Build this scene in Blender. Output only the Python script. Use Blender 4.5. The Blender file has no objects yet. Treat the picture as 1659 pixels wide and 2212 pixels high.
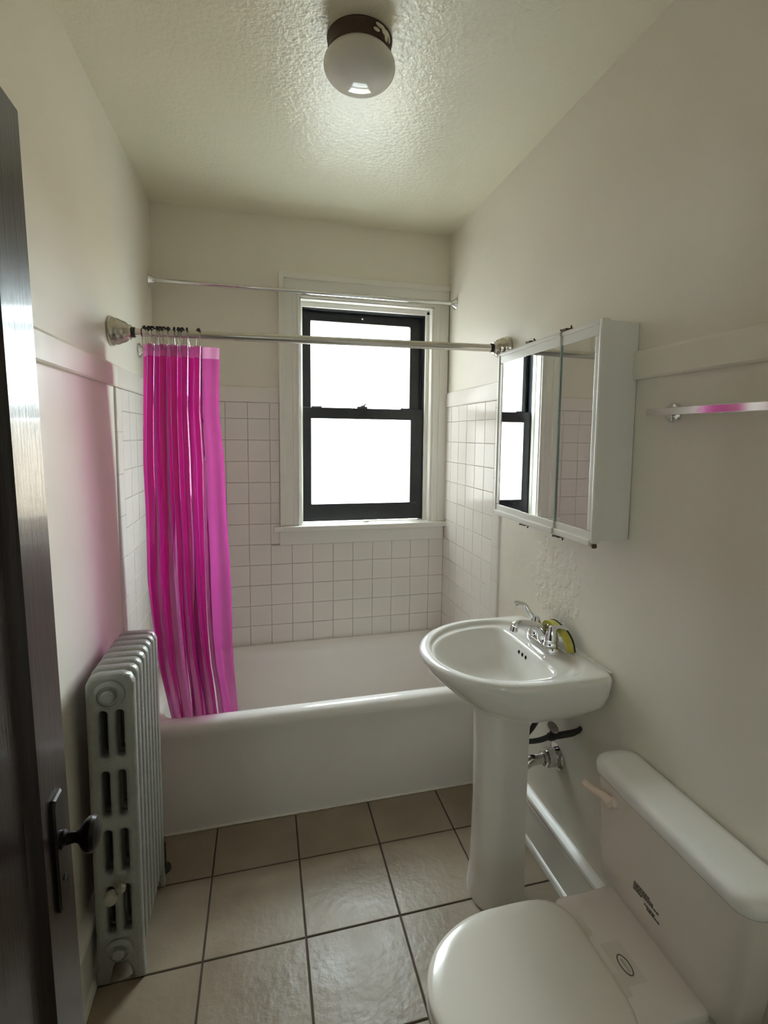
import bpy, bmesh, math, random
from mathutils import Vector, Matrix
random.seed(7)
SC = bpy.context.scene
COL = SC.collection
PI = math.pi

# ------------------------------------------------------------------ camera
IMW, IMH = 1659.0, 2212.0
F_PX, U0, V0 = 1099.67, 856.91, 1041.81
CAM = Vector((0.5113, -2.7427, 1.5830))
YAW, PITCH, ROLL = 0.25707, -0.09152, 0.011807
fw = Vector((math.sin(YAW)*math.cos(PITCH), math.cos(YAW)*math.cos(PITCH), math.sin(PITCH)))
rt = Vector((math.cos(YAW), -math.sin(YAW), 0))
up = rt.cross(fw)
rt2 = rt*math.cos(ROLL) + up*math.sin(ROLL)
up2 = -rt*math.sin(ROLL) + up*math.cos(ROLL)
cd = bpy.data.cameras.new('camera')
cd.sensor_fit = 'VERTICAL'
cd.sensor_height = 36.0
cd.lens = F_PX/IMH*36.0
cd.shift_x = (IMW/2-U0)/IMH
cd.shift_y = (V0-IMH/2)/IMH
cd.clip_start = 0.01
cam = bpy.data.objects.new('camera', cd)
COL.objects.link(cam)
m = Matrix((rt2, up2, -fw)).transposed().to_4x4()
m.translation = CAM
cam.matrix_world = m
SC.camera = cam

# ------------------------------------------------------------------ world, exposure
world = bpy.data.worlds.new('world')
SC.world = world
world.use_nodes = True
bg = world.node_tree.nodes['Background']
bg.inputs[0].default_value = (0.845, 0.945, 1.0, 1)     # evenly overcast sky
bg.inputs[1].default_value = 9.0
SC.view_settings.view_transform = 'Standard'
SC.view_settings.look = 'None'
SC.view_settings.gamma = 1.0
SC.view_settings.use_curve_mapping = False
SC.view_settings.exposure = 2.2
SC.cycles.use_denoising = True
SC.cycles.max_bounces = 11
SC.cycles.adaptive_threshold = 0.02
SC.cycles.diffuse_bounces = 7
SC.cycles.transparent_max_bounces = 24
SC.cycles.sample_clamp_indirect = 8.0
SC.cycles.caustics_reflective = False
# daylight portal in the window opening (guides the sky light in, gives off none of its own)
ld = bpy.data.lights.new('window_portal', 'AREA')
ld.shape = 'RECTANGLE'; ld.size = 0.70; ld.size_y = 1.15
ld.cycles.is_portal = True
lo = bpy.data.objects.new('window_portal', ld)
lo.location = (1.06, 0.155, 1.68); lo.rotation_euler = (-PI/2, 0, 0)
COL.objects.link(lo)
HWX0, HWX1, HWZ0, HWZ1 = -0.02, 0.20, 1.62, 2.02      # hallway window behind the camera
lo2 = bpy.data.objects.new('hall_window_portal', ld.copy())
lo2.data.size = HWX1-HWX0; lo2.data.size_y = HWZ1-HWZ0
lo2.location = ((HWX0+HWX1)/2, -4.06, (HWZ0+HWZ1)/2); lo2.rotation_euler = (PI/2, 0, 0)
COL.objects.link(lo2)

# ------------------------------------------------------------------ room constants
W, H = 1.52, 2.6766
YN = -2.60            # near wall (with the doorway the photo is taken from)
YTUB = -0.709
RAIL0, RAIL1 = 1.7435, 1.825

# ------------------------------------------------------------------ materials
def mat(name, col, rough=0.5, metal=0.0, var=0.0, vscale=6.0, bump=0.0, bscale=60.0, spec=0.5,
        coat=0.0, rvar=0.0, stretch=None, col2=None, detail=4.0, bdist=0.01):
    mt = bpy.data.materials.new(name); mt.use_nodes = True
    nt = mt.node_tree; b = nt.nodes['Principled BSDF']
    b.inputs['Base Color'].default_value = (*col, 1)
    b.inputs['Roughness'].default_value = rough
    b.inputs['Metallic'].default_value = metal
    b.inputs['Specular IOR Level'].default_value = spec
    b.inputs['Coat Weight'].default_value = coat
    b.inputs['Coat Roughness'].default_value = 0.06
    g = nt.nodes.new('ShaderNodeNewGeometry')
    vec = g.outputs['Position']
    if stretch:
        mp = nt.nodes.new('ShaderNodeMapping'); mp.inputs['Scale'].default_value = stretch
        nt.links.new(vec, mp.inputs['Vector']); vec = mp.outputs[0]
    if var or col2 or rvar:
        n = nt.nodes.new('ShaderNodeTexNoise'); n.inputs['Scale'].default_value = vscale
        n.inputs['Detail'].default_value = detail
        nt.links.new(vec, n.inputs['Vector'])
        if var or col2:
            rp = nt.nodes.new('ShaderNodeValToRGB')
            c2 = col2 or tuple(c*(1-var) for c in col)
            rp.color_ramp.elements[0].position = 0.35; rp.color_ramp.elements[1].position = 0.65
            rp.color_ramp.elements[0].color = (*c2, 1); rp.color_ramp.elements[1].color = (*col, 1)
            nt.links.new(n.outputs['Fac'], rp.inputs[0]); nt.links.new(rp.outputs[0], b.inputs['Base Color'])
        if rvar:
            mr = nt.nodes.new('ShaderNodeMapRange')
            mr.inputs['From Min'].default_value = 0.3; mr.inputs['From Max'].default_value = 0.7
            mr.inputs['To Min'].default_value = max(0.02, rough-rvar); mr.inputs['To Max'].default_value = rough+rvar
            nt.links.new(n.outputs['Fac'], mr.inputs[0]); nt.links.new(mr.outputs[0], b.inputs['Roughness'])
    if bump:
        n2 = nt.nodes.new('ShaderNodeTexNoise'); n2.inputs['Scale'].default_value = bscale
        n2.inputs['Detail'].default_value = 3.0
        nt.links.new(vec, n2.inputs['Vector'])
        bp = nt.nodes.new('ShaderNodeBump'); bp.inputs['Strength'].default_value = bump
        bp.inputs['Distance'].default_value = bdist
        nt.links.new(n2.outputs['Fac'], bp.inputs['Height']); nt.links.new(bp.outputs[0], b.inputs['Normal'])
    return mt

WALLC = (0.81, 0.77, 0.68)
M = {}
M['wall'] = mat('wall_paint', WALLC, 0.40, var=0.03, vscale=2.5, bump=0.16, bscale=9, spec=0.32, bdist=0.02)
M['ceil'] = mat('ceiling_paint', (0.79, 0.755, 0.605), 0.30, var=0.02, vscale=2.0, bump=0.4, bscale=70, spec=0.8, bdist=0.006)
M['trim'] = mat('trim_paint', (0.80, 0.78, 0.72), 0.28, var=0.03, vscale=5, bump=0.08, bscale=25)
M['wtile'] = mat('wall_tile', (0.82, 0.78, 0.735), 0.17, var=0.03, vscale=3, bump=0.05, bscale=14, spec=0.12, bdist=0.01)
M['grout'] = mat('tile_grout', (0.56, 0.52, 0.47), 0.8, var=0.35, vscale=4, bump=0.2, bscale=200)
M['ftile'] = mat('floor_tile', (0.315, 0.255, 0.182), 0.36, col2=(0.27, 0.215, 0.150), vscale=7, bump=0.30, bscale=38, spec=0.30, rvar=0.07, detail=9, bdist=0.006)
M['fgrout'] = mat('floor_grout', (0.085, 0.06, 0.045), 0.85, var=0.3, vscale=30)
M['tub'] = mat('tub_enamel', (0.84, 0.80, 0.765), 0.13, var=0.02, vscale=4, coat=0.3)
M['porc'] = mat('porcelain', (0.81, 0.795, 0.755), 0.09, var=0.01, vscale=3, coat=0.5)
M['toilet'] = mat('toilet_ceramic', (0.78, 0.73, 0.67), 0.12, var=0.015, vscale=3, coat=0.4)
M['lid'] = mat('tank_lid_ceramic', (0.88, 0.88, 0.855), 0.13, var=0.01, vscale=3, coat=0.4)
M['seat'] = mat('seat_plastic', (0.77, 0.725, 0.645), 0.2, var=0.01, vscale=3, coat=0.2)
M['cream'] = mat('lever_plastic', (0.86, 0.72, 0.61), 0.35, var=0.02)
M['chrome'] = mat('chrome', (0.78, 0.78, 0.78), 0.09, metal=1.0, var=0.05, vscale=40)
M['rod'] = mat('rod_metal', (0.66, 0.63, 0.58), 0.24, metal=1.0, var=0.06, vscale=30)
M['nickel'] = mat('brushed_nickel', (0.66, 0.61, 0.54), 0.22, metal=1.0, var=0.12, vscale=18)
M['mirror'] = mat('mirror_glass', (0.86, 0.88, 0.87), 0.012, metal=1.0, var=0.03, vscale=3)
M['cab'] = mat('cabinet_paint', (0.77, 0.75, 0.70), 0.3, var=0.03, vscale=6, bump=0.05, bscale=40)
M['brown'] = mat('rusty_brown', (0.12, 0.055, 0.03), 0.6, var=0.5, vscale=90, bump=0.4, bscale=150)
M['canopy'] = mat('fixture_canopy', (0.06, 0.032, 0.02), 0.5, col2=(0.42, 0.38, 0.30), vscale=14, bump=0.3, bscale=60)
cr_ = [n for n in M['canopy'].node_tree.nodes if n.type == 'VALTORGB'][0].color_ramp
cr_.elements[0].position = 0.30; cr_.elements[1].position = 0.36
M['sash'] = mat('black_sash', (0.022, 0.023, 0.026), 0.32, var=0.3, vscale=20, bump=0.1, bscale=60)
M['steel'] = mat('sash_lock_metal', (0.10, 0.10, 0.11), 0.4, metal=0.4, var=0.2)
M['rad'] = mat('radiator_paint', (0.36, 0.375, 0.34), 0.38, metal=0.35, var=0.10, vscale=25, bump=0.25, bscale=120)
M['radvalve'] = mat('radiator_vent_paint', (0.47, 0.46, 0.39), 0.35, metal=0.3, var=0.2, vscale=60)
M['darkpipe'] = mat('dark_pipe', (0.03, 0.025, 0.022), 0.5, var=0.4, vscale=60)
M['hose'] = mat('braided_hose', (0.022, 0.02, 0.019), 0.42, var=0.5, vscale=220, bump=0.6, bscale=400)
M['pinkish'] = mat('valve_handle', (0.45, 0.40, 0.38), 0.3, metal=0.6, var=0.1)
M['bead'] = mat('black_beads', (0.02, 0.015, 0.014), 0.35, var=0.2, vscale=90)
M['wire'] = mat('hook_wire', (0.62, 0.60, 0.56), 0.25, metal=1.0, var=0.1, vscale=60)
M['yellow'] = mat('yellow_strip', (0.62, 0.55, 0.10), 0.6, var=0.2, vscale=60, bump=0.2, bscale=200)
M['hole'] = mat('dark_hole', (0.02, 0.018, 0.016), 0.8, var=0.2)
M['ink'] = mat('print_ink', (0.16, 0.14, 0.10), 0.6, var=0.4, vscale=300)
M['label'] = mat('clear_label', (0.70, 0.66, 0.58), 0.25, var=0.04, vscale=20)
M['caulk'] = mat('caulk', (0.80, 0.77, 0.68), 0.5, var=0.1, vscale=40, bump=0.3, bscale=90)
M['knob'] = mat('dark_bronze', (0.03, 0.026, 0.024), 0.28, metal=0.7, var=0.3, vscale=30)
M['hall'] = mat('hall_paint', (0.78, 0.74, 0.67), 0.5, var=0.03, vscale=2)
M['wood'] = mat('dark_door_wood', (0.030, 0.016, 0.013), 0.30, col2=(0.016, 0.009, 0.008), vscale=14, bump=0.22, bscale=22,
                stretch=(9, 9, 0.55), spec=0.45, detail=6, bdist=0.003, coat=0.12)
M['glass_globe'] = mat('opal_glass', (0.72, 0.70, 0.66), 0.06, var=0.01, vscale=3, coat=0.3)
M['gedge'] = mat('glass_edge', (0.50, 0.66, 0.60), 0.2, var=0.1, vscale=10)
M['ground'] = mat('outdoor_ground', (0.27, 0.27, 0.25), 0.9, var=0.2, vscale=0.5)
M['dbrick'] = mat('dark_brick', (0.14, 0.115, 0.10), 0.85, var=0.2, vscale=4)
M['brick'] = mat('tan_brick', (0.52, 0.36, 0.22), 0.85, var=0.15, vscale=3)
M['leaf'] = mat('leaf_green', (0.10, 0.16, 0.06), 0.6, var=0.3, vscale=100)

def frosted(name):
    mt = bpy.data.materials.new(name); mt.use_nodes = True
    nt = mt.node_tree; nt.nodes.clear()
    o = nt.nodes.new('ShaderNodeOutputMaterial')
    tr = nt.nodes.new('ShaderNodeBsdfTransparent'); tr.inputs[0].default_value = (0.94, 0.96, 0.95, 1)
    tl = nt.nodes.new('ShaderNodeBsdfTranslucent'); tl.inputs[0].default_value = (0.93, 0.94, 0.93, 1)
    n = nt.nodes.new('ShaderNodeTexNoise'); n.inputs['Scale'].default_value = 180
    g = nt.nodes.new('ShaderNodeNewGeometry'); nt.links.new(g.outputs['Position'], n.inputs['Vector'])
    mr = nt.nodes.new('ShaderNodeMapRange'); mr.inputs['To Min'].default_value = 0.08; mr.inputs['To Max'].default_value = 0.22
    nt.links.new(n.outputs['Fac'], mr.inputs[0])
    mx = nt.nodes.new('ShaderNodeMixShader'); nt.links.new(mr.outputs[0], mx.inputs[0])
    nt.links.new(tr.outputs[0], mx.inputs[1]); nt.links.new(tl.outputs[0], mx.inputs[2])
    gl = nt.nodes.new('ShaderNodeBsdfGlossy'); gl.inputs['Roughness'].default_value = 0.25
    m2 = nt.nodes.new('ShaderNodeMixShader'); m2.inputs[0].default_value = 0.04
    nt.links.new(mx.outputs[0], m2.inputs[1]); nt.links.new(gl.outputs[0], m2.inputs[2])
    nt.links.new(m2.outputs[0], o.inputs[0])
    return mt
M['frost'] = frosted('frosted_glass')

def vinyl(name, tint, dif, fac, gloss):
    mt = bpy.data.materials.new(name); mt.use_nodes = True
    nt = mt.node_tree; nt.nodes.clear()
    o = nt.nodes.new('ShaderNodeOutputMaterial')
    tr = nt.nodes.new('ShaderNodeBsdfTransparent'); tr.inputs[0].default_value = (*tint, 1)
    tl = nt.nodes.new('ShaderNodeBsdfTranslucent'); tl.inputs[0].default_value = (*dif, 1)
    df = nt.nodes.new('ShaderNodeBsdfDiffuse'); df.inputs[0].default_value = (*dif, 1)
    gl = nt.nodes.new('ShaderNodeBsdfGlossy'); gl.inputs['Roughness'].default_value = 0.12
    g = nt.nodes.new('ShaderNodeNewGeometry')
    n = nt.nodes.new('ShaderNodeTexNoise'); n.inputs['Scale'].default_value = 22
    nt.links.new(g.outputs['Position'], n.inputs['Vector'])
    bp = nt.nodes.new('ShaderNodeBump'); bp.inputs['Strength'].default_value = 0.12; bp.inputs['Distance'].default_value = 0.01
    nt.links.new(n.outputs['Fac'], bp.inputs['Height']); nt.links.new(bp.outputs[0], gl.inputs['Normal'])
    a = nt.nodes.new('ShaderNodeMixShader'); a.inputs[0].default_value = 0.35
    nt.links.new(tl.outputs[0], a.inputs[1]); nt.links.new(df.outputs[0], a.inputs[2])
    b = nt.nodes.new('ShaderNodeMixShader'); b.inputs[0].default_value = fac
    nt.links.new(tr.outputs[0], b.inputs[1]); nt.links.new(a.outputs[0], b.inputs[2])
    fr = nt.nodes.new('ShaderNodeFresnel'); fr.inputs[0].default_value = 1.45
    mm = nt.nodes.new('ShaderNodeMath'); mm.operation = 'MULTIPLY'; mm.inputs[1].default_value = gloss
    nt.links.new(fr.outputs[0], mm.inputs[0])
    c = nt.nodes.new('ShaderNodeMixShader'); nt.links.new(mm.outputs[0], c.inputs[0])
    nt.links.new(b.outputs[0], c.inputs[1]); nt.links.new(gl.outputs[0], c.inputs[2])
    nt.links.new(c.outputs[0], o.inputs[0])
    return mt
M['vinyl'] = vinyl('pink_vinyl', (0.95, 0.36, 0.78), (0.88, 0.06, 0.54), 0.40, 1.0)
M['vinylhem'] = vinyl('pale_pink_vinyl', (0.95, 0.60, 0.84), (0.88, 0.34, 0.68), 0.62, 0.6)

def add_peel(mt, centre, rad):
    nt = mt.node_tree; b = nt.nodes['Principled BSDF']
    g = nt.nodes.new('ShaderNodeNewGeometry')
    d = nt.nodes.new('ShaderNodeVectorMath'); d.operation = 'DISTANCE'; d.inputs[1].default_value = centre
    nt.links.new(g.outputs['Position'], d.inputs[0])
    mr = nt.nodes.new('ShaderNodeMapRange'); mr.inputs['From Min'].default_value = rad; mr.inputs['From Max'].default_value = rad*0.4
    nt.links.new(d.outputs['Value'], mr.inputs[0])
    v = nt.nodes.new('ShaderNodeTexVoronoi'); v.inputs['Scale'].default_value = 34; v.feature = 'DISTANCE_TO_EDGE'
    nt.links.new(g.outputs['Position'], v.inputs['Vector'])
    n = nt.nodes.new('ShaderNodeTexNoise'); n.inputs['Scale'].default_value = 26; n.inputs['Detail'].default_value = 5
    nt.links.new(g.outputs['Position'], n.inputs['Vector'])
    m1 = nt.nodes.new('ShaderNodeMath'); m1.operation = 'MULTIPLY'
    nt.links.new(mr.outputs[0], m1.inputs[0]); nt.links.new(n.outputs['Fac'], m1.inputs[1])
    st = nt.nodes.new('ShaderNodeMapRange'); st.inputs['From Min'].default_value = 0.42; st.inputs['From Max'].default_value = 0.56
    nt.links.new(m1.outputs[0], st.inputs[0])
    old = b.inputs['Normal'].links[0].from_socket
    bp = nt.nodes.new('ShaderNodeBump'); bp.inputs['Strength'].default_value = 0.45; bp.inputs['Distance'].default_value = 0.004
    nt.links.new(st.outputs[0], bp.inputs['Height']); nt.links.new(old, bp.inputs['Normal']); nt.links.new(bp.outputs[0], b.inputs['Normal'])
M['wall_r'] = mat('right_wall_paint', WALLC, 0.40, var=0.03, vscale=2.5, bump=0.20, bscale=9, spec=0.32, bdist=0.02)
add_peel(M['wall_r'], (1.52, -1.17, 1.08), 0.30)

# ------------------------------------------------------------------ mesh helpers
BEV = set()
def box(bm, a, b, bev=0.0, seg=2):
    if bev: BEV.add(id(bm))
    x0, x1 = sorted((a[0], b[0])); y0, y1 = sorted((a[1], b[1])); z0, z1 = sorted((a[2], b[2]))
    v = [bm.verts.new(c) for c in ((x0,y0,z0),(x1,y0,z0),(x1,y1,z0),(x0,y1,z0),(x0,y0,z1),(x1,y0,z1),(x1,y1,z1),(x0,y1,z1))]
    fs = [bm.faces.new([v[i] for i in q]) for q in ((0,3,2,1),(4,5,6,7),(0,1,5,4),(1,2,6,5),(2,3,7,6),(3,0,4,7))]
    if bev:
        es = {e for f in fs for e in f.edges}
        bmesh.ops.bevel(bm, geom=list(es), offset=bev, segments=seg, affect='EDGES', profile=0.5)

def loft(bm, loops, cap0=True, cap1=True, closed=True):
    rings = [[bm.verts.new(p) for p in lp] for lp in loops]
    n = len(rings[0])
    for a, b in zip(rings, rings[1:]):
        for i in range(n if closed else n-1):
            j = (i+1) % n
            bm.faces.new((a[i], a[j], b[j], b[i]))
    if cap0: bm.faces.new(list(reversed(rings[0])))
    if cap1: bm.faces.new(rings[-1])
    return rings

def tube(bm, pts, r, n=12, caps=True, closed=False):
    pts = [Vector(p) for p in pts]; k = len(pts)
    rs = r if isinstance(r, (list, tuple)) else [r]*k
    tang = []
    for i in range(k):
        if closed: t = pts[(i+1) % k]-pts[i-1]
        else: t = pts[min(i+1, k-1)]-pts[max(i-1, 0)]
        tang.append(t.normalized())
    ref = Vector((0, 0, 1)) if abs(tang[0].z) < 0.9 else Vector((1, 0, 0))
    u = tang[0].cross(ref).normalized()
    loops = []
    for i in range(k):
        u = (u - tang[i]*u.dot(tang[i])).normalized()
        w = tang[i].cross(u)
        loops.append([pts[i]+(u*math.cos(2*PI*j/n)+w*math.sin(2*PI*j/n))*rs[i] for j in range(n)])
    if closed: loops.append(loops[0])
    loft(bm, loops, caps and not closed, caps and not closed)

def lathe(bm, prof, org, axis=(0,0,1), n=32, cap0=True, cap1=True):
    ax = Vector(axis).normalized(); o = Vector(org)
    ref = Vector((1, 0, 0)) if abs(ax.x) < 0.9 else Vector((0, 1, 0))
    u = ax.cross(ref).normalized(); w = ax.cross(u)
    loft(bm, [[o+ax*h+(u*math.cos(2*PI*j/n)+w*math.sin(2*PI*j/n))*max(r, 1e-4) for j in range(n)] for r, h in prof], cap0, cap1)

def ball(bm, c, r, n=10, sc=(1,1,1)):
    mtx = Matrix.Translation(c) @ Matrix.Diagonal((*sc, 1))
    bmesh.ops.create_uvsphere(bm, u_segments=n, v_segments=max(6, n//2+2), radius=r, matrix=mtx)

def rrect(x0, x1, y0, y1, r, z, k=8):
    pts = []
    for cx, cy, a0 in ((x1-r, y1-r, 0), (x0+r, y1-r, PI/2), (x0+r, y0+r, PI), (x1-r, y0+r, 1.5*PI)):
        for i in range(k):
            a = a0+PI/2*i/(k-1)
            pts.append((cx+r*math.cos(a), cy+r*math.sin(a), z))
    return pts

def bez(p, n=16):
    p = [Vector(q) for q in p]; out = []
    for i in range(n+1):
        t = i/n; q = p[:]
        while len(q) > 1: q = [a.lerp(b, t) for a, b in zip(q, q[1:])]
        out.append(q[0])
    return out

def crom(p, n=8):
    p = [Vector(q) for q in p]; p = [2*p[0]-p[1]]+p+[2*p[-1]-p[-2]]; out = []
    for i in range(1, len(p)-2):
        for k in range(n):
            t = k/n; a, b, c, d = p[i-1:i+3]
            out.append(0.5*((2*b)+(c-a)*t+(2*a-5*b+4*c-d)*t*t+(3*b-a-3*c+d)*t**3))
    out.append(p[-2]); return out

def mesh_of(bm, name, material, org=(0,0,0), smooth=True, ang=38):
    bmesh.ops.recalc_face_normals(bm, faces=bm.faces)
    if org != (0,0,0): bmesh.ops.translate(bm, verts=bm.verts, vec=-Vector(org))
    me = bpy.data.meshes.new(name); bm.to_mesh(me); bm.free()
    me.materials.append(material)
    if smooth:
        for p in me.polygons: p.use_smooth = True
        me.set_sharp_from_angle(angle=math.radians(ang))
    return me

def wloc(o):
    v = Vector((0,0,0))
    while o: v = v+o.location; o = o.parent
    return v

def obj(name, bm, material, parent=None, org=None, smooth=True, ang=38):
    """one mesh object; geometry is given in room coordinates"""
    base = wloc(parent) if parent else Vector((0,0,0))
    o_ = Vector(org) if org is not None else base
    wn = id(bm) in BEV; BEV.discard(id(bm))
    me = mesh_of(bm, name, material, tuple(o_), smooth, ang)
    o = bpy.data.objects.new(name, me); COL.objects.link(o)
    o.parent = parent; o.location = o_-base
    if wn and smooth:
        md = o.modifiers.new('weighted_normals', 'WEIGHTED_NORMAL'); md.keep_sharp = True; md.weight = 100
    return o

def tag(o, label, cat, group=None):
    o['label'] = label; o['category'] = cat
    if group: o['group'] = group
    return o

def thing(name, label, cat, loc, group=None):
    o = bpy.data.objects.new(name, None); o.empty_display_size = 0.05
    COL.objects.link(o); o.location = loc
    return tag(o, label, cat, group)

def struct(o, label=None):
    o['kind'] = 'structure'
    if label: o['label'] = label
    return o

def copy_tree(o, parent=None):
    c = o.copy(); COL.objects.link(c); c.parent = parent
    for ch in list(o.children): copy_tree(ch, c)
    return c

def B(): return bmesh.new()

# ------------------------------------------------------------------ room shell
bm = B(); box(bm, (-0.12, YN-0.12, -0.12), (W+0.12, 0.15, -0.003))
floor = struct(obj('floor', bm, M['fgrout'], org=(0.76, -1.3, 0)), 'beige square ceramic tile floor with dark grout lines')
bm = B(); box(bm, (-0.12, YN-0.12, H), (W+0.12, 0.15, H+0.1))
ceiling = struct(obj('ceiling', bm, M['ceil'], org=(0.76, -1.3, H)), 'off-white stippled painted ceiling')
bm = B(); box(bm, (-0.12, YN-0.12, 0), (0, 0.15, H))
wall_left = struct(obj('wall_left', bm, M['wall'], org=(0, -1.3, 0)), 'cream painted left wall, tiled beside the tub')
bm = B(); box(bm, (W, YN-0.12, 0), (W+0.12, 0.15, H))
wall_right = struct(obj('wall_right', bm, M['wall_r'], org=(W, -1.3, 0)), 'cream painted right wall, tiled beside the tub')
WX0, WX1, WZ0, WZ1 = 0.700, 1.430, 1.075, 2.290
bm = B()
box(bm, (0, 0, 0), (WX0, 0.15, H)); box(bm, (WX1, 0, 0), (W, 0.15, H))
box(bm, (WX0, 0, 0), (WX1, 0.15, WZ0)); box(bm, (WX0, 0, WZ1), (WX1, 0.15, H))
wall_back = struct(obj('wall_back', bm, M['wall'], org=(0.76, 0, 0)), 'back wall with the window, tiled below, painted above')
DX0, DX1, DZ = 0.225, 1.02, 2.06
bm = B()
box(bm, (0, YN-0.12, 0), (DX0, YN, H)); box(bm, (DX1, YN-0.12, 0), (W, YN, H)); box(bm, (DX0, YN-0.12, DZ), (DX1, YN, H))
wall_near = struct(obj('wall_near', bm, M['wall'], org=(0.76, YN, 0)), 'wall with the doorway the room is seen from')
# hallway behind the doorway
hy0, hy1 = YN-1.35, YN-0.12
bm = B()
box(bm, (-0.6, hy0-0.1, 0), (HWX0, hy0, H)); box(bm, (HWX1, hy0-0.1, 0), (2.1, hy0, H)); box(bm, (HWX0, hy0-0.1, 0), (HWX1, hy0, HWZ0)); box(bm, (HWX0, hy0-0.1, HWZ1), (HWX1, hy0, H)); box(bm, (-0.7, hy0-0.1, 0), (-0.6, hy1, H)); box(bm, (2.1, hy0-0.1, 0), (2.2, hy1, H))
box(bm, (-0.6, hy1-0.02, 0), (-0.12, hy1+0.1, H)); box(bm, (W+0.12, hy1-0.02, 0), (2.1, hy1+0.1, H))
box(bm, (-0.7, hy0-0.1, H), (2.2, hy1, H+0.1)); 
struct(obj('wall_hall', bm, M['hall'], org=(0.76, hy0, 0)), 'plain hallway walls outside the bathroom doorway')
bm = B(); box(bm, (-0.7, hy0-0.1, -0.12), (2.2, hy1, 0.0))
struct(obj('floor', bm, M['wood'], org=(0.76, hy0, 0)), 'dark wooden hallway floor outside the doorway')

w2 = bpy.data.objects.new('window_2', None); COL.objects.link(w2); w2.location = (0.07, hy0, HWZ0); struct(w2, 'hallway window behind the viewer')
bm = B()
for a, b in (((HWX0, hy0-0.06, HWZ0), (HWX0+0.04, hy0-0.02, HWZ1)), ((HWX1-0.04, hy0-0.06, HWZ0), (HWX1, hy0-0.02, HWZ1)), ((HWX0, hy0-0.06, HWZ0), (HWX1, hy0-0.02, HWZ0+0.05)), ((HWX0, hy0-0.06, HWZ1-0.05), (HWX1, hy0-0.02, HWZ1))): box(bm, a, b, 0.003)
obj('sash', bm, M['trim'], w2)
bm = B(); box(bm, (HWX0+0.035, hy0-0.043, HWZ0+0.045), (HWX1-0.035, hy0-0.039, HWZ1-0.045)); obj('pane', bm, M['frost'], w2, smooth=False)

# outdoors: ground far below and the tan building across the way
bm = B(); box(bm, (-60, 0.4, -4.2), (60, 90, -4.0))
struct(obj('ground', bm, M['ground'], org=(0, 20, -4)), 'pale outdoor ground below the window')
wg = thing('sky_blocker_left', 'unseen dark brick block added outdoors at the left to hold back sky light', 'building', (-3.4, 5.0, -4.0))  # added out of view: blocks sky light from the left onto the right wall
bm = B(); box(bm, (-6.5, 0.4, -4.0), (-0.55, 9.0, 7.0)); obj('wall', bm, M['dbrick'], wg, smooth=False)
bm = B(); box(bm, (-6.6, 0.35, 7.0), (-0.45, 9.1, 7.25)); obj('parapet', bm, M['dbrick'], wg, smooth=False)
nb = thing('neighbour_building', 'tan building outside, a faint cream glow in the lower right window pane', 'building', (7.0, 13.0, -4.0))
bm = B(); box(bm, (3.4, 10.0, -4.0), (16.0, 18.0, 1.75)); obj('wall', bm, M['brick'], nb, smooth=False)
bm = B(); box(bm, (3.3, 9.9, 1.75), (16.1, 18.1, 1.95)); obj('parapet', bm, M['brick'], nb, smooth=False)

# ---- tiles (each tile its own object, alike tiles share a mesh)
TCACHE = {}
def tile_mesh(plane, w, h, t, material, ch=0.0016):
    key = (plane, round(w, 4), round(h, 4), material.name)
    if key in TCACHE: return TCACHE[key]
    def P(u, v, n):
        if plane == 'back': return (u, -n, v)
        if plane == 'right': return (-n, u, v)
        if plane == 'left': return (n, u, v)
        return (u, v, n)
    bm = B()
    loft(bm, [[P(*q, 0) for q in ((0,0),(w,0),(w,h),(0,h))],
              [P(*q, t-ch) for q in ((0,0),(w,0),(w,h),(0,h))],
              [P(*q, t) for q in ((ch,ch),(w-ch,ch),(w-ch,h-ch),(ch,h-ch))]], cap0=False)
    me = mesh_of(bm, 'tile', material, smooth=False)
    TCACHE[key] = me
    return me
def put_tile(parent, plane, u0, u1, v0, v1, t, material, gap, base):
    w, h = u1-u0-gap, v1-v0-gap
    if w < 0.006 or h < 0.006: return
    o = bpy.data.objects.new('tile', tile_mesh(plane, w, h, t, material))
    COL.objects.link(o); o.parent = parent
    u, v = u0+gap/2, v0+gap/2
    jit = random.uniform(-0.0003, 0.0003)
    p = {'back': (u, -base+jit, v), 'right': (W-base+jit, u, v), 'left': (base+jit, u, v), 'floor': (u, v, base+jit)}[plane]
    o.location = Vector(p)-wloc(parent)
    o.rotation_euler = [random.uniform(-1, 1)*0.0022 for _ in range(3)] if plane != 'floor' else (0, 0, 0)
T = 0.1098
XK = [-0.0027+T*k for k in range(15)]
ZK = [0.5629+T*k for k in range(-2, 12)]
TZ0 = 0.447
BASE = 0.004     # grout bed depth; tile faces stand 4 mm further out
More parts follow.
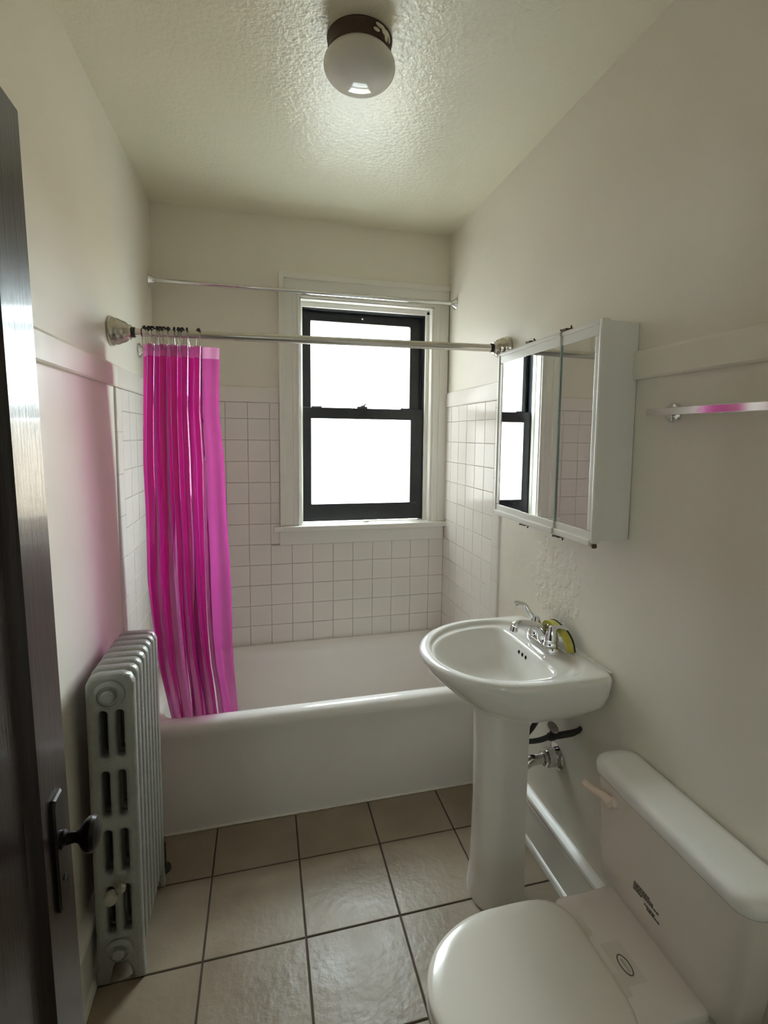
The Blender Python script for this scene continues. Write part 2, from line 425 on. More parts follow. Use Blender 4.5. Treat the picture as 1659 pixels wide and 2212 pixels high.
# grout beds
bm = B(); box(bm, (0, -BASE, 0.40), (W, 0.002, 0.992)); box(bm, (0, -BASE, 0.992), (0.593, 0.002, RAIL0))
obj('grout_bed', bm, M['grout'], wall_back, smooth=False)
bm = B(); box(bm, (W-BASE, -0.714, 0.40), (W+0.002, -0.0, RAIL0)); obj('grout_bed', bm, M['grout'], wall_right, smooth=False)
bm = B(); box(bm, (-0.002, -0.714, 0.40), (BASE, 0.0, RAIL0)); obj('grout_bed', bm, M['grout'], wall_left, smooth=False)
GAP = 0.0017
for i in range(14):
    for z0 in ZK:
        a, b = max(XK[i], 0.009), min(XK[i+1], W-0.009)
        c, d = max(z0, TZ0), min(z0+T, RAIL0)
        if d-c < 0.012: continue
        if c >= 0.99:                       # beside the window
            b = min(b, 0.5935)
            if b-a < 0.012: continue
        elif d > 0.9955:                    # row that runs under the apron
            if a >= 0.58: d = min(d, 0.9955)
            elif b > 0.5935:
                d = min(d, 0.9955)
        put_tile(wall_back, 'back', a, b, c, d, 0.0045, M['wtile'], GAP, BASE)
YK = [-0.6505+T*k for k in range(7)]
for side, parent in (('right', wall_right), ('left', wall_left)):
    for y0 in YK:
        for z0 in ZK:
            c, d = max(z0, TZ0), min(z0+T, RAIL0)
            a, b = y0, min(y0+T, -0.001)
            if d-c < 0.012 or b-a < 0.008: continue
            put_tile(parent, side, a, b, c, d, 0.0045, M['wtile'], GAP, BASE)
    # bullnose edging, half pieces laid end to end
    z = 0.47 if side == 'right' else 0.50
    prev = TZ0
    while prev < RAIL0-0.01:
        z = min(z, RAIL0)
        bm = B()
        s = 1 if side == 'left' else -1
        x0 = 0 if side == 'left' else W
        prof = [(0, -0.6512), (0.0088, -0.6512), (0.0088, -0.705), (0.0074, -0.712), (0.0035, -0.717), (0, -0.718)]
        loft(bm, [[(x0+s*px, py, prev+0.0008) for px, py in prof], [(x0+s*px, py, z-0.0008) for px, py in prof]])
        obj('edge_tile', bm, M['wtile'], parent, ang=60)
        prev = z; z += 0.155
# cap rail tiles above the tiling, and wooden rails on the plaster
def rail(name, a, b, axis, parent, material, proud):
    bm = B()
    prof = [(0, RAIL0), (proud*0.8, RAIL0+0.001), (proud, RAIL0+0.006), (proud, RAIL1-0.012), (proud*0.75, RAIL1-0.004), (0, RAIL1)]
    def P(s, n, z):
        return {'back': (s, -n, z), 'left': (n, s, z), 'right': (W-n, s, z)}[axis]
    loft(bm, [[P(a, n, z) for n, z in prof], [P(b, n, z) for n, z in prof]])
    return obj(name, bm, material, parent, ang=25)
rail('cap_tile', 0.0, 0.594, 'back', wall_back, M['wtile'], 0.012)
rail('cap_tile', -0.719, -0.010, 'left', wall_left, M['wtile'], 0.013)
rail('cap_tile', -0.719, -0.010, 'right', wall_right, M['wtile'], 0.013)
t1 = struct(rail('trim_1', YN, -0.7195, 'left', None, M['wall'], 0.016), 'painted chair rail along the left wall')
t2 = struct(rail('trim_2', YN, -1.522, 'right', None, M['wall'], 0.016), 'painted chair rail right of the mirror cabinet')
# floor tiles
FX = [0.3167+0.308*k for k in range(-2, 5)]
FY = [-0.9443+0.308*k for k in range(-6, 2)]
for x in FX:
    for y in FY:
        a, b, c, d = max(x, 0.001), min(x+0.308, W-0.001), max(y, YN), min(y+0.308, YTUB+0.05)
        if b-a < 0.02 or d-c < 0.02: continue
        put_tile(floor, 'floor', a, b, c, d, 0.0035, M['ftile'], 0.0056, -0.0030)
# baseboards
def baseboard(name, x0, s, y0, y1, label):
    prof = [(0, 0), (0.034, 0), (0.034, 0.008), (0.030, 0.017), (0.024, 0.021), (0.021, 0.022), (0.021, 0.150), (0.0235, 0.152), (0.0235, 0.158),
            (0.019, 0.162), (0.019, 0.171), (0.027, 0.176), (0.029, 0.184), (0.026, 0.192), (0.014, 0.199), (0.004, 0.203), (0, 0.204)]
    bm = B()
    loft(bm, [[(x0+s*n, y0, z) for n, z in prof], [(x0+s*n, y1, z) for n, z in prof]])
    return struct(obj(name, bm, M['trim'], ang=30), label)
baseboard('baseboard_right', W, -1, YN, YTUB-0.012, 'white moulded baseboard along the right wall')
baseboard('baseboard_left', 0, 1, YN, YTUB-0.012, 'white moulded baseboard behind the radiator')

# ------------------------------------------------------------------ window
win = bpy.data.objects.new('window_1', None); COL.objects.link(win); win.location = (1.06, 0, 1.08)
struct(win, 'double-hung window with black sashes, frosted panes and white casing')
def wbox(name, boxes, material, parent=win, bev=0.004):
    bm = B()
    for a, b in boxes: box(bm, a, b, bev)
    return obj(name, bm, material, parent, ang=35)
wbox('casing', [((0.600, -0.020, 1.100), (0.698, 0.0, 2.292)), ((0.595, -0.034, 1.100), (0.622, 0.0, 2.395)), ((0.686, -0.025, 1.100), (0.700, 0.0, 2.292)),
                ((0.664, -0.023, 1.100), (0.672, 0.0, 2.292))], M['trim'])
wbox('casing', [((1.430, -0.020, 1.100), (1.516, 0.0, 2.292)), ((1.430, -0.025, 1.100), (1.444, 0.0, 2.292)), ((1.462, -0.023, 1.100), (1.470, 0.0, 2.292))], M['trim'])
wbox('casing', [((0.600, -0.020, 2.286), (1.517, 0.0, 2.390)), ((0.5952, -0.0335, 2.372), (1.517, 0.0, 2.400)), ((0.688, -0.025, 2.286), (1.442, 0.0, 2.300))], M['trim'])
wbox('stool', [((0.562, -0.052, 1.072), (1.514, 0.0, 1.100)), ((0.700, -0.01, 1.072), (1.430, 0.14, 1.103))], M['trim'], bev=0.006)
wbox('apron', [((0.592, -0.022, 0.997), (1.506, 0.0, 1.072))], M['trim'])
wbox('jamb', [((0.700, -0.018, 1.10), (0.708, 0.15, 2.290)), ((0.706, 0.028, 1.10), (0.718, 0.052, 2.27)), ((0.706, 0.135, 1.10), (0.716, 0.15, 2.27))], M['trim'], bev=0.002)
wbox('jamb', [((1.418, -0.018, 1.10), (1.430, 0.15, 2.290)), ((1.400, 0.030, 1.10), (1.420, 0.052, 2.27)), ((1.404, 0.135, 1.10), (1.420, 0.15, 2.27))], M['trim'], bev=0.002)
wbox('head_jamb', [((0.700, -0.018, 2.276), (1.430, 0.15, 2.290)), ((0.706, 0.030, 2.252), (1.424, 0.052, 2.28)), ((0.706, 0.135, 2.250), (1.424, 0.15, 2.28))], M['trim'], bev=0.002)
wbox('side_track', [((0.708, 0.052, 1.103), (0.720, 0.135, 2.262))], M['sash'], bev=0.002)
wbox('side_track', [((1.396, 0.052, 1.103), (1.418, 0.135, 2.262)), ((1.388, 0.084, 1.103), (1.398, 0.096, 2.262))], M['sash'], bev=0.002)
wbox('top_track', [((0.716, 0.052, 2.246), (1.400, 0.135, 2.264))], M['sash'], bev=0.002)
def sash(x0, x1, z0, z1, y0, y1, sl, sr, bt, tp):
    s = wbox('sash', [((x0, y0, z0), (x0+sl, y1, z1)), ((x1-sr, y0, z0), (x1, y1, z1)), ((x0+sl-.004, y0, z0), (x1-sr+.004, y1, z0+bt)), ((x0+sl-.004, y0, z1-tp), (x1-sr+.004, y1, z1))], M['sash'], bev=0.003)
    bm = B(); ym = (y0+y1)/2
    box(bm, (x0+sl-0.006, ym-0.002, z0+bt-0.006), (x1-sr+0.006, ym+0.002, z1-tp+0.006))
    obj('pane', bm, M['frost'], s, smooth=False)
    return s
s_low = sash(0.716, 1.398, 1.106, 1.731, 0.056, 0.090, 0.050, 0.072, 0.096, 0.060)
s_up = sash(0.718, 1.398, 1.672, 2.246, 0.097, 0.131, 0.050, 0.070, 0.058, 0.050)
bm = B(); box(bm, (1.018, 0.058, 1.729), (1.076, 0.088, 1.741), 0.004); lathe(bm, [(0.014, 0), (0.014, 0.008), (0.006, 0.012)], (1.052, 0.072, 1.738), n=16)
tube(bm, [(1.052, 0.072, 1.746), (1.058, 0.066, 1.75), (1.070, 0.060, 1.756)], 0.004, 8); obj('sash_lock', bm, M['steel'], s_low)
for x in (0.768, 1.268):
    bm = B(); box(bm, (x, 0.060, 1.729), (x+0.056, 0.086, 1.738), 0.002); obj('tilt_latch', bm, M['steel'], s_low)
bm = B(); box(bm, (1.335, 0.046, 1.196), (1.362, 0.058, 1.203), 0.002); obj('lift_tab', bm, M['steel'], s_low)
bm = B(); ball(bm, (1.05, 0.094, 2.222), 0.007, 10); obj('screw', bm, M['chrome'], s_up)
bm = B()
loft(bm, [[(1.062+0.018*math.cos(a), 0.004+0.006*math.sin(a)+0.004*math.cos(a), 1.1035) for a in [i*PI/6 for i in range(12)]],
          [(1.062+0.014*math.cos(a), 0.004+0.005*math.sin(a)+0.004*math.cos(a), 1.1065) for a in [i*PI/6 for i in range(12)]]])
tag(obj('leaf', bm, M['leaf'], org=(1.062, 0.004, 1.1035)), 'tiny dried green leaf lying on the white window sill', 'leaf')

# ------------------------------------------------------------------ door (open, seen nearly edge on)
door = bpy.data.objects.new('door_1', None); COL.objects.link(door)
struct(door, 'dark stained glossy panel door standing open at the left')
DW = 0.70
# local: x = thickness (face looks to +x), y from 0 (free edge) to -DW (hinge)
def dobj(name, bm, material, parent=door): return obj(name, bm, material, parent, ang=35)
ZT = 2.014
ST = 0.098
for y0, y1 in ((-ST, 0.0), (-DW, -DW+ST)):
    bm = B(); box(bm, (-0.040, y0, 0.008), (0, y1, ZT), 0.0025); dobj('stile', bm, M['wood'])
for z0, z1 in ((0.008, 0.24), (0.86, 1.00), (ZT-0.115, ZT)) if False else ((0.008, 0.24), (ZT-0.115, ZT)):
    bm = B(); box(bm, (-0.040, -DW+ST, z0), (0, -ST, z1), 0.0025); dobj('rail', bm, M['wood'])
bm = B(); box(bm, (-0.028, -DW+ST-0.006, 0.234), (-0.014, -ST+0.006, ZT-0.109)); dobj('panel', bm, M['wood'])
for y0, s in ((-ST, -1), (-DW+ST, 1)):
    bm = B()
    prof = [(0.0005, 0), (0.0005, 0.004), (-0.004, 0.009), (-0.009, 0.012), (-0.0138, 0.020), (-0.016, 0.020), (-0.016, 0)]
    loft(bm, [[(px, y0+s*py, 0.24) for px, py in prof], [(px, y0+s*py, ZT-0.115) for px, py in prof]]); dobj('moulding', bm, M['wood'])
# lock plate and knob
bm = B()
pl = [(-0.019, 0.907), (-0.014, 0.897), (0.014, 0.897), (0.019, 0.907), (0.019, 1.058), (0.014, 1.068), (-0.014, 1.068), (-0.019, 1.058)]
yc = -0.056
loft(bm, [[(0.0, yc+a, z) for a, z in pl], [(0.004, yc+a, z) for a, z in pl], [(0.0065, yc+a*0.86, 0.9825+(z-0.9825)*0.965) for a, z in pl]])
esc = dobj('lock_plate', bm, M['knob'])
bm = B()
lathe(bm, [(0.013, 0), (0.013, 0.004), (0.009, 0.007), (0.0075, 0.018), (0.010, 0.023), (0.018, 0.028), (0.0235, 0.034), (0.0245, 0.040), (0.022, 0.045), (0.015, 0.048), (0.005, 0.049)], (0.006, yc, 0.998), (1, 0, 0), 28)
dobj('knob', bm, M['knob'], esc)
bm = B(); lathe(bm, [(0.0045, 0), (0.0045, 0.0012)], (0.0066, yc, 0.94), (1, 0, 0), 14); dobj('keyhole', bm, M['hole'], esc)
door.location = (0.2345, -1.905, 0.0)
door.rotation_euler = (0.0, -0.0185, 0.035)
# jamb lining and head of the doorway
bm = B(); box(bm, (DX0-0.001, YN-0.121, 0), (DX0+0.016, YN+0.001, DZ), 0.002); box(bm, (DX1-0.016, YN-0.121, 0), (DX1+0.001, YN+0.001, DZ), 0.002); box(bm, (DX0, YN-0.121, DZ-0.016), (DX1, YN+0.001, DZ+0.001), 0.002)
struct(obj('trim_3', bm, M['wood'], org=(0.62, YN, 0)), 'dark wooden lining of the doorway')

# ------------------------------------------------------------------ bathtub
tub = thing('bathtub', 'white enamel alcove bathtub below the window', 'bathtub', (0.76, -0.36, 0))
def tl(y0, y1, x0, x1, r, z): return rrect(x0, x1, y0, y1, r, z, 10)
bm = B()
E0, E1 = 0.011, W-0.011
loops = [tl(-0.705, -0.011, E0, E1, 0.004, 0.001), tl(-0.707, -0.011, E0, E1, 0.004, 0.10), tl(-0.708, -0.011, E0, E1, 0.004, 0.25), tl(-0.711, -0.011, E0, E1, 0.004, 0.34),
         tl(-0.721, -0.011, E0, E1, 0.004, 0.385), tl(-0.730, -0.011, E0, E1, 0.004, 0.412), tl(-0.733, -0.011, E0, E1, 0.004, 0.430), tl(-0.729, -0.011, E0, E1, 0.004, 0.447),
         tl(-0.717, -0.013, E0, E1, 0.006, 0.459), tl(-0.700, -0.018, 0.018, W-0.018, 0.010, 0.4635), tl(-0.680, -0.030, 0.050, W-0.045, 0.06, 0.4625), tl(-0.664, -0.048, 0.075, W-0.068, 0.10, 0.457),
         tl(-0.653, -0.058, 0.088, W-0.080, 0.115, 0.445), tl(-0.645, -0.064, 0.10, W-0.09, 0.12, 0.42), tl(-0.630, -0.078, 0.125, W-0.11, 0.125, 0.30), tl(-0.605, -0.10, 0.17, W-0.14, 0.13, 0.16),
         tl(-0.575, -0.13, 0.21, W-0.18, 0.12, 0.115), tl(-0.50, -0.20, 0.30, W-0.26, 0.08, 0.105)]
loft(bm, loops, cap0=True, cap1=True)
obj('shell', bm, M['tub'], tub, ang=50)
bm = B(); lathe(bm, [(0.028, 0), (0.028, 0.003), (0.02, 0.004)], (W-0.28, -0.355, 0.104), n=24); obj('drain', bm, M['chrome'], tub)
bm = B(); tube(bm, [(0.10+0.012*k, -0.7065+0.0006*math.sin(k*1.7), 0.003) for k in range(118)], 0.0055, 6); obj('caulk_bead', bm, M['caulk'], tub)

# ------------------------------------------------------------------ shower rod, rings, curtain
def zrod(x): return 1.9345+0.0135*x
rod = thing('shower_curtain_rod', 'thick metal shower curtain rod with bell-shaped ends over the tub', 'curtain rod', (0.76, -0.73, 1.944))
YR = -0.73
bm = B(); tube(bm, [(0.045, YR, zrod(0.045)), (0.42, YR, zrod(0.42))], 0.0138, 20); obj('inner_tube', bm, M['rod'], rod)
bm = B(); tube(bm, [(0.415, YR, zrod(0.415)), (1.470, YR, zrod(1.470))], 0.0156, 20); obj('outer_tube', bm, M['rod'], rod)
for x0, s in ((0.0, 1), (W, -1)):
    bm = B()
    lathe(bm, [(0.050, 0.0), (0.051, 0.004), (0.050, 0.010), (0.0465, 0.014), (0.046, 0.022), (0.043, 0.030), (0.041, 0.032), (0.037, 0.044), (0.034, 0.050), (0.026, 0.058), (0.026, 0.064), (0.022, 0.068)], (x0+s*0.0005, YR, zrod(x0)), (s, 0, 0), 40)
    obj('end_flange', bm, M['nickel'], rod)
    bm = B(); lathe(bm, [(0.0175, 0), (0.0185, 0.004), (0.0185, 0.010), (0.016, 0.013)], (x0+s*0.068, YR, zrod(x0)), (s, 0, 0), 24); obj('rubber_collar', bm, M['bead'], rod)
bm = B(); lathe(bm, [(0.0143, 0), (0.0143, 0.004)], (0.100, YR, zrod(0.1)), (1, 0, 0), 20); obj('stripe', bm, M['brown'], rod)
# thin upper rod in front of the window head
r2 = thing('window_curtain_rod', 'thin chrome curtain rod high in front of the window', 'curtain rod', (0.76, -0.085, 2.294))
bm = B(); tube(bm, [(0.012, -0.062, 2.297), (1.508, -0.108, 2.290)], 0.0102, 16); obj('tube', bm, M['chrome'], r2)
for x0, s, y, z in ((0.0, 1, -0.062, 2.297), (W, -1, -0.108, 2.290)):
    bm = B(); lathe(bm, [(0.030, 0), (0.031, 0.003), (0.028, 0.006), (0.022, 0.012), (0.015, 0.020), (0.0135, 0.028)], (x0+s*0.0005, y, z), (s, 0, 0), 28); obj('end_flange', bm, M['chrome'], r2)
# flange with stub between curtain and back wall
r3 = thing('wall_flange', 'small round chrome flange with a short stub behind the curtain top', 'wall flange', (0.0, -0.303, 1.934))
bm = B(); lathe(bm, [(0.030, 0), (0.031, 0.003), (0.029, 0.006), (0.017, 0.013), (0.012, 0.024), (0.0115, 0.034)], (0.0005, -0.303, 1.934), (1, 0, 0), 28); obj('flange', bm, M['chrome'], r3)
bm = B(); tube(bm, [(0.02, -0.303, 1.934), (0.115, -0.303, 1.936)], 0.009, 14); obj('stub', bm, M['rod'], r3)

# shower curtain
CROWS = [(1.905, -0.728, 0.106, 0.360), (1.890, -0.727, 0.106, 0.360), (1.66, -0.712, 0.095, 0.354), (1.471, -0.690, 0.084, 0.368), (1.02, -0.662, 0.078, 0.376), (0.65, -0.630, 0.094, 0.386), (0.41, -0.604, 0.132, 0.398), (0.21, -0.592, 0.150, 0.410)]
def crow(z):
    r = CROWS
    if z >= r[0][0]: return r[0][1:]
    for a, b in zip(r, r[1:]):
        if a[0] >= z >= b[0]:
            t = (a[0]-z)/(a[0]-b[0])
            return tuple(a[k]+(b[k]-a[k])*t for k in (1, 2, 3))
    return r[-1][1:]
NU, NV = 300, 60
def curtain_pt(u, z):
    y0, xl, xr = crow(z)
    f = (1.905-z)/1.7                                  # 0 top .. 1 bottom
    flap = 0.75                                        # beyond this the cloth hangs flat
    wob = 0.004*math.sin(5*z+9*u)+0.003*math.sin(11*z+3*u)
    if u < flap:
        q = u/flap
        ph = q*2*PI*5.0
        amp = 0.022+0.014*f
        xx = q*0.745+0.062*math.sin(2*ph+0.6+0.8*f)*(1-0.40*f)+0.010*math.sin(9*q+2.5*z)
        yy = amp*math.sin(ph)+0.005*math.sin(ph*1.7+1.6*z)+0.002*math.sin(23*q+2.2*z)
        k = min(1, (flap-u)/0.04); yy *= k
    else:
        q = (u-flap)/(1-flap)
        xx = 0.745+0.255*q
        yy = 0.012*f*math.sin(q*5+3*z)+0.003*math.sin(q*9)
    return Vector((xl+(xr-xl)*xx+wob*f, y0+yy, z))
def curtain_part(name, za, zb, n, off, material, parent):
    bm = B(); g = []
    for j in range(n+1):
        z = za+(zb-za)*j/n
        row = []
        for i in range(NU+1):
            p = curtain_pt(i/NU, z)
            dz = 0.0
            row.append(bm.verts.new((p.x, p.y+off, p.z+dz)))
        g.append(row)
    for j in range(n):
        for i in range(NU): bm.faces.new((g[j][i], g[j][i+1], g[j+1][i+1], g[j+1][i]))
    return obj(name, bm, material, parent, ang=180)
curtain = thing('shower_curtain', 'bunched translucent magenta vinyl shower curtain hanging into the tub', 'shower curtain', (0.23, -0.66, 0.21))
curtain_part('cloth', 1.856, 0.21, NV, 0.0, M['vinyl'], curtain)
curtain_part('top_hem', 1.897, 1.856, 3, 0.0, M['vinylhem'], curtain)
# hanging rings with black beads
rx = [0.108, 0.125, 0.138, 0.152, 0.163, 0.176, 0.190, 0.208, 0.222, 0.234, 0.252, 0.288]
ru = [0.02, 0.09, 0.15, 0.21, 0.28, 0.34, 0.40, 0.47, 0.53, 0.59, 0.66, 0.755]
ring0 = None
for i, (x, u) in enumerate(zip(rx, ru)):
    if ring0 is None:
        r = thing('curtain_ring', '', 'curtain ring', (x, YR, zrod(x)), 'wire rings with black beads on the shower rod')
        zc = zrod(x)
        pts = [(x+0.002, YR-0.004, zc-0.060), (x+0.003, YR-0.017, zc-0.045), (x+0.001, YR-0.0185, zc-0.015), (x, YR-0.0165, zc+0.007), (x, YR-0.009, zc+0.0180), (x, YR+0.004, zc+0.0195),
               (x, YR+0.0155, zc+0.007), (x-0.001, YR+0.0185, zc-0.015), (x-0.002, YR+0.016, zc-0.045), (x-0.001, YR+0.004, zc-0.062), (x+0.002, YR-0.006, zc-0.058)]
        bm = B(); tube(bm, crom(pts, 6), 0.0013, 6); obj('wire', bm, M['wire'], r)
        for a in (-52, -24, 4, 32, 58):
            an = math.radians(a)
            bm = B(); ball(bm, (x, YR+0.0205*math.sin(an), zc+0.0205*math.cos(an)), 0.0046, 8); obj('bead', bm, M['bead'], r)
        ring0 = r
    else:
        r = copy_tree(ring0); r.location = (x, YR, zrod(x))
    r.rotation_euler = (random.uniform(-0.05, 0.05), random.uniform(-0.08, 0.08), random.uniform(-0.45, 0.45) if i < 11 else 0.4)
    r['label'] = ('leftmost beaded wire ring on the shower rod' if i == 0 else 'rightmost beaded wire ring on the shower rod, next to the pale hem' if i == 11 else
                  ('second third fourth fifth sixth seventh eighth ninth tenth eleventh'.split()[i-1])+' beaded wire ring from the left end of the shower rod')

# ------------------------------------------------------------------ radiator
RX0, RX1, RY0, RY1, RZB, RZT = 0.036, 0.158, -1.262, -0.915, 0.085, 0.925
rad = thing('radiator', 'old silver-grey cast iron column radiator against the left wall', 'radiator', (0.097, -1.09, 0.0))
NS = 8
pitch = (RY1-RY0)/NS
def section_mesh(feet):
    """outline with slots in the x-z plane, extruded along y with round edges"""
    cu = bpy.data.curves.new('section', 'CURVE'); cu.dimensions = '2D'; cu.fill_mode = 'BOTH'
    bev = 0.012
    cu.extrude = 0.0068; cu.bevel_depth = bev; cu.bevel_resolution = 2; cu.offset = -bev
    def spline(pts):
        s = cu.splines.new('POLY'); s.points.add(len(pts)-1)
        for p, q in zip(s.points, pts): p.co = (q[0], q[1], 0, 1)
        s.use_cyclic_u = True
    wd, z0, z1 = RX1-RX0, RZB, RZT
    def rr(a, b, c, d, r, k=5):
        out = []
        for cx, cz, a0 in ((b-r, d-r, 0), (a+r, d-r, PI/2), (a+r, c+r, PI), (b-r, c+r, 1.5*PI)):
            for i in range(k):
                an = a0+PI/2*i/(k-1); out.append((cx+r*math.cos(an), cz+r*math.sin(an)))
        return out
    if feet:
        o = [(0.030, z1), (wd-0.030, z1), (wd-0.010, z1-0.008), (wd, z1-0.030), (wd, 0.06), (wd+0.003, 0.018), (wd+0.003, 0.0), (wd-0.030, 0.0), (wd-0.036, 0.04), (wd-0.048, 0.062),
             (0.048, 0.062), (0.036, 0.04), (0.030, 0.0), (-0.003, 0.0), (-0.003, 0.018), (0, 0.06), (0, z1-0.030), (0.010, z1-0.008)]
    else:
        o = rr(0, wd, z0-0.02, z1, 0.026)
    spline(o)
    hw = 0.0098
    rows = [(0.155, 0.300), (0.340, 0.470), (0.510, 0.645), (0.685, 0.820)]
    for cx in (wd*0.34, wd*0.68):
        for a, b in rows: spline(rr(cx-hw, cx+hw, a, b, hw*0.95))
    ob = bpy.data.objects.new('tmp', cu); COL.objects.link(ob)
    dg = bpy.context.evaluated_depsgraph_get(); dg.update()
    me = bpy.data.meshes.new_from_object(ob.evaluated_get(dg), depsgraph=dg)
    bpy.data.objects.remove(ob); bpy.data.curves.remove(cu)
    me.transform(Matrix.Translation((-wd/2, 0, 0)) @ Matrix.Rotation(PI/2, 4, 'X'))
    me.materials.clear(); me.materials.append(M['rad'])
    for p in me.polygons: p.use_smooth = True
    me.set_sharp_from_angle(angle=math.radians(50))
    me.name = 'section'
    return me
sec_end, sec_mid = section_mesh(True), section_mesh(False)
for k in range(NS):
    o = bpy.data.objects.new('section', sec_end if k in (0, NS-1) else sec_mid); COL.objects.link(o)
    o.parent = rad
    o.location = Vector(((RX0+RX1)/2, RY0+pitch*(k+0.5), 0))-wloc(rad)
for zz, rr_ in ((0.870, 0.040), (0.108, 0.036)):
    bm = B(); tube(bm, [(0.097, RY0+0.01, zz), (0.097, RY1-0.01, zz)], rr_*0.7, 20); obj('hub', bm, M['rad'], rad)
    bm = B(); lathe(bm, [(rr_, 0), (rr_*0.98, 0.008), (rr_*0.80, 0.014), (rr_*0.72, 0.015), (rr_*0.70, 0.011), (rr_*0.46, 0.011), (rr_*0.44, 0.022), (rr_*0.36, 0.025)], (0.097, RY0+0.006, zz), (0, -1, 0), 32)
    obj('end_plug', bm, M['rad'], rad)
bm = B()
lathe(bm, [(0.008, 0), (0.008, 0.012), (0.012, 0.014), (0.012, 0.022), (0.0085, 0.024)], (0.106, RY0+0.004, 0.305), (0, -1, 0), 16)
lathe(bm, [(0.010, 0), (0.0175, 0.006), (0.019, 0.014), (0.0175, 0.024), (0.012, 0.030), (0.004, 0.032)], (0.104, RY0-0.026, 0.305), (-0.85, -0.25, -0.30), 20)
tube(bm, [(0.106, RY0-0.020, 0.305), (0.118, RY0-0.026, 0.318), (0.122, RY0-0.026, 0.326)], [0.009, 0.010, 0.006], 12)
obj('air_vent', bm, M['radvalve'], rad)
bm = B()
lathe(bm, [(0.030, 0), (0.028, 0.006), (0.014, 0.010), (0.013, 0.10)], (0.140, RY1+0.045, 0.0), n=20)
tube(bm, [(0.140, RY1+0.045, 0.09), (0.136, RY1+0.040, 0.106), (0.115, RY1+0.02, 0.108), (0.10, RY1-0.01, 0.108)], 0.015, 12)
obj('inlet_pipe', bm, M['darkpipe'], rad)

# ------------------------------------------------------------------ ceiling light
LX, LY = 0.785, -1.240
lamp = thing('ceiling_light', 'unlit frosted globe ceiling light with a rusty brown base', 'ceiling light', (LX, LY, H))
bm = B(); lathe(bm, [(0.090, 0), (0.091, -0.004), (0.0885, -0.009), (0.088, -0.034), (0.0895, -0.040), (0.084, -0.044), (0.060, -0.046)], (LX, LY, H-0.0005), n=48); obj('canopy', bm, M['canopy'], lamp)
bm = B()
for an, z, ry, rz in ((-62, -0.010, 0.016, 0.006), (-52, -0.016, 0.012, 0.009), (-43, -0.013, 0.012, 0.007), (-47, -0.026, 0.007, 0.012), (-36, -0.020, 0.006, 0.011), (-70, -0.024, 0.010, 0.005)):
    a = math.radians(an)
    bmesh.ops.create_uvsphere(bm, u_segments=14, v_segments=8, radius=1.0, matrix=Matrix.Translation((LX+0.0885*math.cos(a), LY+0.0885*math.sin(a), H+z)) @ Matrix.Rotation(a, 4, 'Z') @ Matrix.Diagonal((0.0022, ry, rz, 1)))
obj('paint_smear', bm, M['ceil'], lamp)
bm = B()
prof = [(0.062, -0.040)]
for i in range(0, 25):
    a = math.radians(42-132*i/24); prof.append((0.100*math.cos(a), -0.070+0.055*math.sin(a)))
lathe(bm, prof, (LX, LY, H), n=56); obj('globe', bm, M['glass_globe'], lamp, ang=80)

# ------------------------------------------------------------------ pedestal sink
SX, SY, SZ = 1.300, -1.235, 0.878
NA = 144
def se(phi, fx, bx, hy, nf, nb):
    """oval outline: fx to the front (-x), bx to the wall (+x), hy half width; superellipse exponents"""
    c, s = math.cos(phi), math.sin(phi)
    n = nb if c > 0 else nf
    r = (abs(c)**n+abs(s)**n)**(-1.0/n)
    return ((bx if c > 0 else fx)*r*c, hy*r*s)
def sl(fx, bx, hy, nf, nb, z, dx=0.0):
    out = []
    for i in range(NA):
        x, y = se(2*PI*i/NA, fx, bx, hy, nf, nb)
        out.append((SX+dx+x, SY+y, z(x, y) if callable(z) else z))
    return out
sink = thing('pedestal_sink', 'white porcelain pedestal sink against the right wall', 'sink', (1.28, SY, 0.0))
bm = B()
loops = [sl(0.095, 0.100, 0.085, 2.2, 4, 0.690, 0.0), sl(0.110, 0.215, 0.125, 2.2, 4, 0.700), sl(0.150, 0.217, 0.190, 2.1, 5, 0.722), sl(0.185, 0.218, 0.233, 2.05, 6, 0.745), sl(0.225, 0.218, 0.258, 2.05, 12, 0.780), sl(0.265, 0.218, 0.271, 2.05, 16, 0.818),
         sl(0.290, 0.218, 0.276, 2.05, 16, 0.845), sl(0.297, 0.218, 0.278, 2.05, 16, 0.858), sl(0.297, 0.2175, 0.277, 2.05, 16, 0.868), sl(0.291, 0.2165, 0.273, 2.05, 16, 0.8755), sl(0.281, 0.214, 0.265, 2.05, 14, 0.8785),
         sl(0.268, 0.196, 0.252, 2.05, 3.2, 0.8785), sl(0.262, 0.189, 0.246, 2.05, 2.9, 0.8770), sl(0.259, 0.184, 0.243, 2.05, 2.7, 0.8725), sl(0.257, 0.180, 0.241, 2.05, 2.6, 0.8665),
         sl(0.254, 0.092, 0.215, 2.05, 4.0, 0.8652), sl(0.250, 0.082, 0.206, 2.05, 4.6, 0.8640), sl(0.244, 0.076, 0.200, 2.05, 4.6, 0.856), sl(0.222, 0.066, 0.186, 2.05, 4, 0.832), sl(0.190, 0.058, 0.166, 2.1, 3.6, 0.795),
         sl(0.135, 0.050, 0.128, 2.1, 3, 0.760), sl(0.070, 0.046, 0.072, 2.1, 2.3, 0.742), sl(0.026, 0.030, 0.030, 2, 2, 0.737, 0.0)]
loft(bm, loops)
obj('basin', bm, M['porc'], sink, ang=70)
bm = B(); lathe(bm, [(0.024, 0), (0.024, 0.003), (0.018, 0.004), (0.016, 0.001)], (SX+0.002, SY, 0.7365), n=24); obj('drain', bm, M['chrome'], sink)
bm = B(); lathe(bm, [(0.014, 0), (0.014, 0.0015)], (SX+0.002, SY, 0.7395), n=18); obj('drain_stopper', bm, M['hole'], sink)
